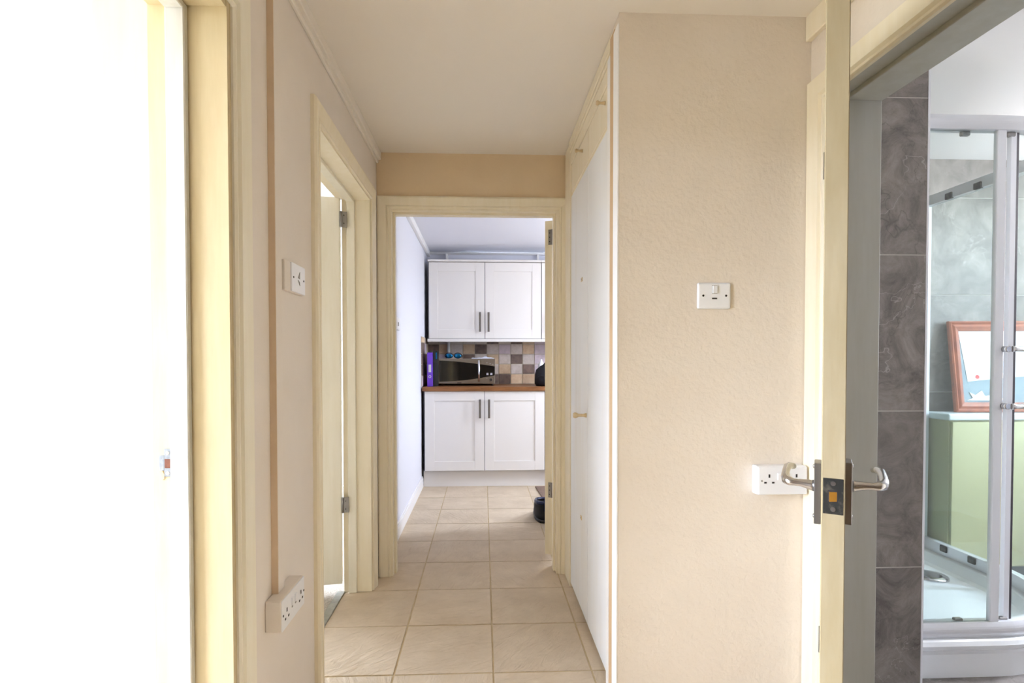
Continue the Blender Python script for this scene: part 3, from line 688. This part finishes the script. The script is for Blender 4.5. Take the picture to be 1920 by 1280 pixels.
for x in (-0.43, 0.085):
    for y in (5.12, 5.39):
        MB().cyl((x, y, 0.914), (x, y, 0.932), 0.010, seg=10).build('foot', M['black'], mw)
# sunglasses on the microwave
sg = empty('sunglasses', (-0.285, 5.15, 1.17), label='sunglasses with blue mirrored lenses lying on the microwave', cat='sunglasses')
for x in (-0.325, -0.242):
    MB().sphere((x, 5.145, 1.196), 0.034, 1.0, 0.28, 0.66).build('lens', M['bluelens'], sg)
f = MB()
for x in (-0.325, -0.242):
    pts = [(x+0.037*math.cos(a), 5.150, 1.199+0.0245*math.sin(a)) for a in [2*PI*k/20 for k in range(21)]]
    f.tube(pts, 0.0035, 8)
f.tube([(-0.29, 5.148, 1.203), (-0.283, 5.143, 1.206), (-0.276, 5.148, 1.203)], 0.004, 8)
for s, x in ((-1, -0.363), (1, -0.204)):
    f.tube([(x, 5.152, 1.203), (x+0.002*s, 5.21, 1.203), (x, 5.27, 1.190), (x-0.004*s, 5.295, 1.177)], 0.0035, 8)
f.build('frame', M['black'], sg)
# folded cloth on the microwave
b = MB(); N = 14; rings = []
for i in range(N+1):
    x = -0.11+0.215*i/N; hgt = 0.006+0.014*math.exp(-((i/N-0.62)/0.16)**2)+0.003*math.sin(i*1.7)
    rings.append([(x, 5.11, 1.169), (x, 5.11, 1.171+hgt*0.6), (x, 5.16, 1.171+hgt), (x, 5.22, 1.171+hgt*0.7), (x, 5.22, 1.169)])
b.loft(rings, smooth=False); cl = b.build('folded_cloth', M['cloth']); move_origin(cl, (0, 5.16, 1.169))
tag(cl, 'thin white folded cloth lying on the right of the microwave top', 'cloth')
# files beside the microwave
def ringfile(x0, x1, y0, y1, z1, m, lab):
    e = empty('ring_binder', ((x0+x1)/2, (y0+y1)/2, 0.914), label=lab, cat='binder')
    sp = MB().box(x0, x1, y0, y0+0.003, 0.9145, z1, 0.0008).build('spine', M[m], e)
    MB().box(x0, x0+0.003, y0+0.003, y1, 0.9145, z1).box(x1-0.003, x1, y0+0.003, y1, 0.9145, z1).build('cover', M[m], e)
    MB().box(x0+0.005, x1-0.005, y0+0.02, y1-0.01, 0.918, z1-0.02).build('paper_block', M['paper'], e)
    return e, sp
e, s_ = ringfile(-0.512, -0.462, 4.95, 5.23, 1.225, 'purple', 'purple ring binder standing at the left end of the worktop')
MB().box(-0.500, -0.476, 4.948, 4.9502, 1.045, 1.115, 0.0006).build('label_card', M['label'], s_)
MB().tube([(-0.488, 4.950, 1.005), (-0.488, 4.9475, 1.005)], 0.013, 20).build('finger_ring', M['label'], s_)
MB().tube([(-0.488, 4.9485, 1.005), (-0.488, 4.9470, 1.005)], 0.008, 16).build('finger_hole', M['purple'], s_)
MB().box(-0.503, -0.473, 4.952, 5.0, 1.2255, 1.238, 0.003).build('top_clip', M['dark'], e)
e, s_ = ringfile(-0.460, -0.418, 4.965, 5.08, 1.240, 'black', 'black ring binder between the purple binder and the microwave')
MB().box(-0.436, -0.424, 4.963, 4.9652, 1.165, 1.225, 0.0005).build('label_card', M['bluelens'], s_)
# black bag on the worktop
b = MB(); rings = []
prof = [(0.0, 0.86), (0.02, 1.0), (0.06, 1.05), (0.11, 1.0), (0.15, 0.86), (0.185, 0.62), (0.205, 0.35), (0.212, 0.08)]
for (z, s) in prof:
    r = []
    for k in range(28):
        a = 2*PI*k/28; wob = 1+0.05*math.sin(3*a+z*30)+0.03*math.sin(7*a-z*50)
        r.append((0.625+0.142*s*wob*math.cos(a), 5.03+0.11*s*wob*math.sin(a), 0.9145+z))
    rings.append(r)
b.loft(rings, smooth=True)
bag = empty('black_bag', (0.625, 5.03, 0.914), label='black soft bag slumped on the right end of the worktop', cat='bag')
b.build('body', M['blackfab'], bag)
MB().tube([(0.55+0.15*k/12, 4.985, 1.10+0.055*math.sin(PI*k/12)) for k in range(13)], 0.006, 8).build('handle', M['blackfab'], bag)
MB().tube([(0.50+0.25*k/12, 4.918+0.02*abs(k-6)/6, 1.0+0.01*math.sin(k)) for k in range(13)], 0.003, 6).build('zip', M['black'], bag)
wp = MB(); rings = []
for i, (z, s) in enumerate([(0, 0.9), (0.05, 1.0), (0.19, 1.0), (0.215, 0.8), (0.235, 0.35), (0.25, 0.3)]):
    rings.append([(0.565+0.03*s*math.cos(2*PI*k/18), 5.24+0.03*s*math.sin(2*PI*k/18), 0.9145+z) for k in range(18)])
wb = wp.loft(rings, smooth=True).build('bottle', M['gloss_white']); move_origin(wb, (0.565, 5.24, 0.9145))
tag(wb, 'white bottle showing just above the black bag', 'bottle')

# ------------------------------------------------------------------ shoe and mat on the kitchen floor
sh = empty('black_shoe', (0.43, 3.86, 0), label='black shoe standing on the kitchen floor by the door edge', cat='shoe')
def ring(y, w_, h, z0=0.018, cx=0.432, n=22, flat=0.0):
    r = []
    for k in range(n):
        a = 2*PI*k/n; c, s = math.cos(a), math.sin(a)
        zz = z0+(h-z0)*(0.5+0.5*s)
        r.append((cx+w_*math.copysign(abs(c)**0.75, c), y, zz))
    return r
def oval(cx, yh, hw, hl, z, n=30):      # superellipse ring whose heel end sits at y = yh
    r_ = []
    for k in range(n):
        a_ = 2*PI*k/n; c, q = math.cos(a_), math.sin(a_)
        r_.append((cx+hw*math.copysign(abs(c)**0.7, c), yh+hl+hl*math.copysign(abs(q)**0.75, q), z))
    return r_
sx = 0.436
MB().loft([oval(sx, 3.770, 0.060, 0.150, 0.0005), oval(sx, 3.762, 0.066, 0.158, 0.008), oval(sx, 3.760, 0.068, 0.160, 0.024), oval(sx, 3.766, 0.064, 0.152, 0.028)], smooth=True).build('sole', M['black'], sh)
MB().loft([oval(sx, 3.768, 0.063, 0.148, 0.026), oval(sx, 3.764, 0.068, 0.140, 0.050), oval(sx, 3.764, 0.067, 0.118, 0.080), oval(sx, 3.762, 0.070, 0.092, 0.110), oval(sx, 3.756, 0.072, 0.078, 0.132),
    oval(sx, 3.760, 0.066, 0.070, 0.148), oval(sx, 3.768, 0.056, 0.060, 0.150), oval(sx, 3.774, 0.048, 0.052, 0.120), oval(sx, 3.778, 0.040, 0.046, 0.070)], smooth=True).build('upper', M['blackfab'], sh)
MB().loft([oval(sx, 3.757, 0.070, 0.074, 0.136), oval(sx, 3.752, 0.072, 0.078, 0.144), oval(sx, 3.757, 0.067, 0.072, 0.156), oval(sx, 3.766, 0.057, 0.062, 0.158), oval(sx, 3.770, 0.052, 0.056, 0.148)], cap0=False, cap1=False, smooth=True).build('collar', M['navy'], sh)
MB().loft([[(sx-0.012, y_, z_), (sx+0.012, y_, z_), (sx+0.012, y_+0.004, z_), (sx-0.012, y_+0.004, z_)] for y_, z_ in ((3.760, 0.09), (3.752, 0.12), (3.747, 0.15), (3.756, 0.172), (3.764, 0.160))]).build('pull_tab', M['navy'], sh)
mt = box('doormat', M['mat_brown'], None, 0.47, 1.10, 4.35, 4.86, 0.001, 0.010, bev=0.003)
mt.data.transform(Matrix.Translation((-0.47, -4.86, 0))); mt.location = (0.47, 4.86, 0); mt.rotation_euler = (0, 0, math.radians(3))
tag(mt, 'brown doormat whose corner shows on the kitchen floor near the plinth', 'mat')

# ------------------------------------------------------------------ shower enclosure
SX, SY = 1.875, 2.39          # centre of the quadrant
def qpath(off, n=16, x0=1.50, y1=2.854):
    R_ = 0.515+off
    p = [(x0, SY-R_), (1.70, SY-R_)]
    p += [(SX+R_*math.sin(a), SY-R_*math.cos(a)) for a in [PI/2*k/n for k in range(n+1)]]
    p += [(SX+R_, 2.6), (SX+R_, y1)]
    return p
def rail(b, z0, z1, o0, o1, bulge=0.0, n=16, seg=None):
    A = qpath(o0, n); B = qpath(o1, n); rings = []
    for (a, c) in list(zip(A, B)):
        dx, dy = c[0]-a[0], c[1]-a[1]; L = math.hypot(dx, dy); ux, uy = dx/L, dy/L
        prof = [(0, z0), (L, z0)]
        if bulge:
            for q in range(1, 8):
                u = q/8; prof.append((L+bulge*math.sin(PI*u), z0+(z1-z0)*u))
        prof += [(L, z1), (0, z1)]
        rings.append([(a[0]+ux*r, a[1]+uy*r, z) for r, z in prof])
    return b.loft(rings, smooth=False)
se = empty('shower_enclosure', (1.9, 2.4, 0), label='quadrant shower enclosure with curved sliding glass doors on a white tray', cat='shower')
# tray
def tray_loop(off, z, n=16):
    p = qpath(off, n, x0=1.505-off*0, y1=2.855)
    return [(x, y, z) for x, y in p]+[(1.505, 2.855, z)]
loops = [tray_loop(0.012, 0.0), tray_loop(0.012, 0.085), tray_loop(0.018, 0.100), tray_loop(0.030, 0.112), tray_loop(0.034, 0.126), tray_loop(0.028, 0.140), tray_loop(0.020, 0.144), tray_loop(-0.045, 0.144)]
def inner(d, z, n=16):
    R_ = 0.515-d
    p = [(1.505+d, SY-R_), (1.70, SY-R_)]+[(SX+R_*math.sin(a), SY-R_*math.cos(a)) for a in [PI/2*k/n for k in range(n+1)]]+[(SX+R_, 2.6), (SX+R_, 2.855-d)]
    return [(x, y, z) for x, y in p]+[(1.505+d, 2.855-d, z)]
loops += [inner(0.055, 0.142), inner(0.075, 0.100), inner(0.10, 0.092)]
MB().loft(loops, smooth=False).build('tray', M['tray'], se)
dr = MB().tube([(2.185, 2.53, 0.092), (2.185, 2.53, 0.100), (2.185, 2.53, 0.104)], [0.075, 0.073, 0.045], 28).build('drain_cover', M['chrome'], se)
b = MB(); rail(b, 1.972, 2.022, -0.022, 0.014, 0.010); b.build('top_rail', M['alu'], se)
b = MB(); rail(b, 0.143, 0.200, -0.022, 0.010, 0.010); b.build('bottom_rail', M['alu'], se)
box('wall_profile', M['aluw'], se, 1.505, 1.535, SY-0.515-0.018, SY-0.515+0.014, 0.14, 2.02, bev=0.002)
box('wall_profile', M['aluw'], se, SX+0.515-0.014, SX+0.515+0.018, 2.81, 2.855, 0.14, 2.02, bev=0.002)
# fixed glass panels (flat) and curved sliding doors
yf = SY-0.515
box('glass_panel', M['glass'], se, 1.53, 1.845, yf-0.003, yf+0.003, 0.20, 1.972)
box('glass_panel', M['glass'], se, SX+0.512, SX+0.518, 2.42, 2.82, 0.20, 1.972)
def arc_strip(a0, a1, r0, r1, z0, z1, n=12):
    pr = [(SX+r1*math.sin(a0+(a1-a0)*k/n), SY-r1*math.cos(a0+(a1-a0)*k/n)) for k in range(n+1)]
    pi_ = [(SX+r0*math.sin(a0+(a1-a0)*k/n), SY-r0*math.cos(a0+(a1-a0)*k/n)) for k in range(n+1)]
    return MB().loft([[(x, y, z) for x, y in pr+pi_[::-1]] for z in (z0, z1)])
R0 = 0.515
sd = []
for (a0, a1) in ((math.radians(4), math.radians(44.5)), (math.radians(45.5), math.radians(86))):
    g = arc_strip(a0, a1, R0-0.018, R0-0.013, 0.19, 1.975); o = g.build('sliding_door', M['glass'], se); sd.append(o)
# vertical posts: end of fixed panel, leading edge of the sliding door
box('post', M['aluw'], se, 1.838, 1.872, yf-0.010, yf+0.008, 0.20, 1.974, bev=0.002)
box('post', M['aluw'], se, SX+0.505, SX+0.523, 2.395, 2.430, 0.20, 1.974, bev=0.002)
def radial_post(a, w_, d, z0, z1, name, m, par, off=0.0):
    c, s = math.cos(a), math.sin(a)
    def P(t, r, z): return (SX+(R0+off+r)*s+t*c, SY-(R0+off+r)*c+t*s, z)
    return MB().loft([[P(-w_, -d, z), P(w_, -d, z), P(w_, d, z), P(-w_, d, z)] for z in (z0, z1)]).build(name, m, par)
radial_post(math.radians(4.8), 0.011, 0.008, 0.19, 1.974, 'door_edge', M['aluw'], sd[0], -0.015)
radial_post(math.radians(6.6), 0.005, 0.008, 0.19, 1.974, 'seal_strip', M['seal'], sd[0], -0.015)
radial_post(math.radians(85), 0.011, 0.008, 0.19, 1.974, 'door_edge', M['aluw'], sd[1], -0.015)
for a, par in ((38, sd[0]), (52, sd[1])):
    a = math.radians(a); hx_, hy_ = SX+(R0+0.035)*math.sin(a), SY-(R0+0.035)*math.cos(a)
    b = MB().tube([(hx_, hy_, 0.93), (hx_, hy_, 1.24)], 0.008, 12)
    for z in (0.98, 1.19):
        b.tube([(SX+(R0-0.03)*math.sin(a), SY-(R0-0.03)*math.cos(a), z), (hx_, hy_, z)], 0.006, 10)
    b.build('door_handle', M['chrome'], par)
for z in (1.19, 0.985):   # towel-bar style handle stubs on the near door
    b = MB().tube([(1.873, yf-0.006, z), (1.873, yf-0.030, z)], 0.011, 14)
    b.tube([(1.880, yf-0.034, z), (1.885, yf-0.036, z), (1.890, yf-0.036, z), (1.96, yf-0.036, z)], [0.010, 0.012, 0.009, 0.009], 14)
    b.build('towel_bar', M['chrome'], se)
for (a, z) in ((0, 1.965), (0, 0.200)):
    for xx in (1.735, 1.905):
        MB().box(xx-0.016, xx+0.016, yf+0.004, yf+0.020, z-0.008, z+0.008, 0.003).build('roller', M['nickel'], se)
for yy in (2.50, 2.66):
    for z in (1.985, 0.180):
        MB().box(SX+R0-0.03, SX+R0-0.012, yy-0.02, yy+0.02, z-0.016, z+0.016, 0.003).build('roller', M['platemetal'], se)

# ------------------------------------------------------------------ boxed-in cabinet and framed picture beyond the shower
vc = empty('bathroom_cabinet', (2.9, 2.78, 0), label='pale yellow bathroom cabinet with a white top beyond the shower glass', cat='cabinet')
box('body', M['vanity'], vc, 2.435, 3.55, 2.715, 2.853, 0.06, 0.836, bev=0.002)
box('plinth', M['carcass'], vc, 2.45, 3.54, 2.735, 2.853, 0.0, 0.06)
for (x0, x1) in ((2.44, 2.98), (2.99, 3.54)):
    d = box('door', M['vanity'], vc, x0, x1, 2.699, 2.714, 0.07, 0.828, bev=0.002)
    MB().tube([(x1-0.05, 2.699, 0.74), (x1-0.05, 2.680, 0.74)], [0.006, 0.011], 12).build('knob', M['chrome'], d)
MB().box(2.412, 3.56, 2.690, 2.855, 0.837, 0.872, 0.008, 3).build('top', M['ledge'], vc)
pf = empty('picture_frame', (2.75, 2.76, 0.872), label='red-brown wooden picture frame leaning on the bathroom cabinet top', cat='picture')
PW, PH = 0.62, 0.49
lean = math.radians(7)
pf.rotation_euler = (-lean, 0, math.radians(-3)); pf.location = (2.515, 2.765, 0.8745)
def pbox(name, m, x0, x1, y0, y1, z0, z1, par=pf, bev=0.001): return box(name, m, par, x0, x1, y0, y1, z0, z1, bev=bev, world=False)
fw = 0.052
prof = [(0, 0.012), (0, -0.006), (0.008, -0.010), (0.018, -0.003), (0.030, -0.008), (0.044, -0.002), (fw, 0.000), (fw, 0.012)]
corners = [((0, 0), (1, 1)), ((PW, 0), (-1, 1)), ((PW, PH), (-1, -1)), ((0, PH), (1, -1)), ((0, 0), (1, 1))]
MB().loft([[(c[0]+d[0]*u, y, c[1]+d[1]*u) for u, y in prof] for c, d in corners], cap0=False, cap1=False).build('frame', M['redwood'], pf, world=False)
bk = pbox('backing', M['greyback'], fw-0.003, PW-fw+0.003, 0.006, 0.012, fw-0.003, PH-fw+0.003)
cardm = MB().loft([[(fw+0.002, y, PH-fw-0.002), (PW-fw-0.02, y, PH-fw-0.002), (PW-fw-0.02, y, 0.20), (0.30, y, 0.185), (fw+0.030, y, 0.163)] for y in (0.0045, 0.006)])
cd_ = cardm.build('card', M['paper'], pf, world=False)
pbox('printed_patch', M['bluepic'], 0.235, 0.30, 0.0038, 0.0045, 0.21, 0.275, cd_, 0)
for x in (0.135, 0.24):
    MB().tube([(x, 0.0045, 0.188), (x, 0.0035, 0.188)], 0.011, 14).build('printed_dot', M['red'], cd_, world=False)
b = MB(); pts = [(0.07, 0.062), (0.10, 0.075), (0.085, 0.105), (0.115, 0.09), (0.15, 0.115), (0.165, 0.085), (0.23, 0.095), (0.27, 0.062)]
b.loft([[(x, y, z) for x, z in pts] for y in (0.002, 0.006)]); b.build('painted_reflection', M['paper'], pf, world=False)  # white cut-out drawn in place of a reflection in the picture glass
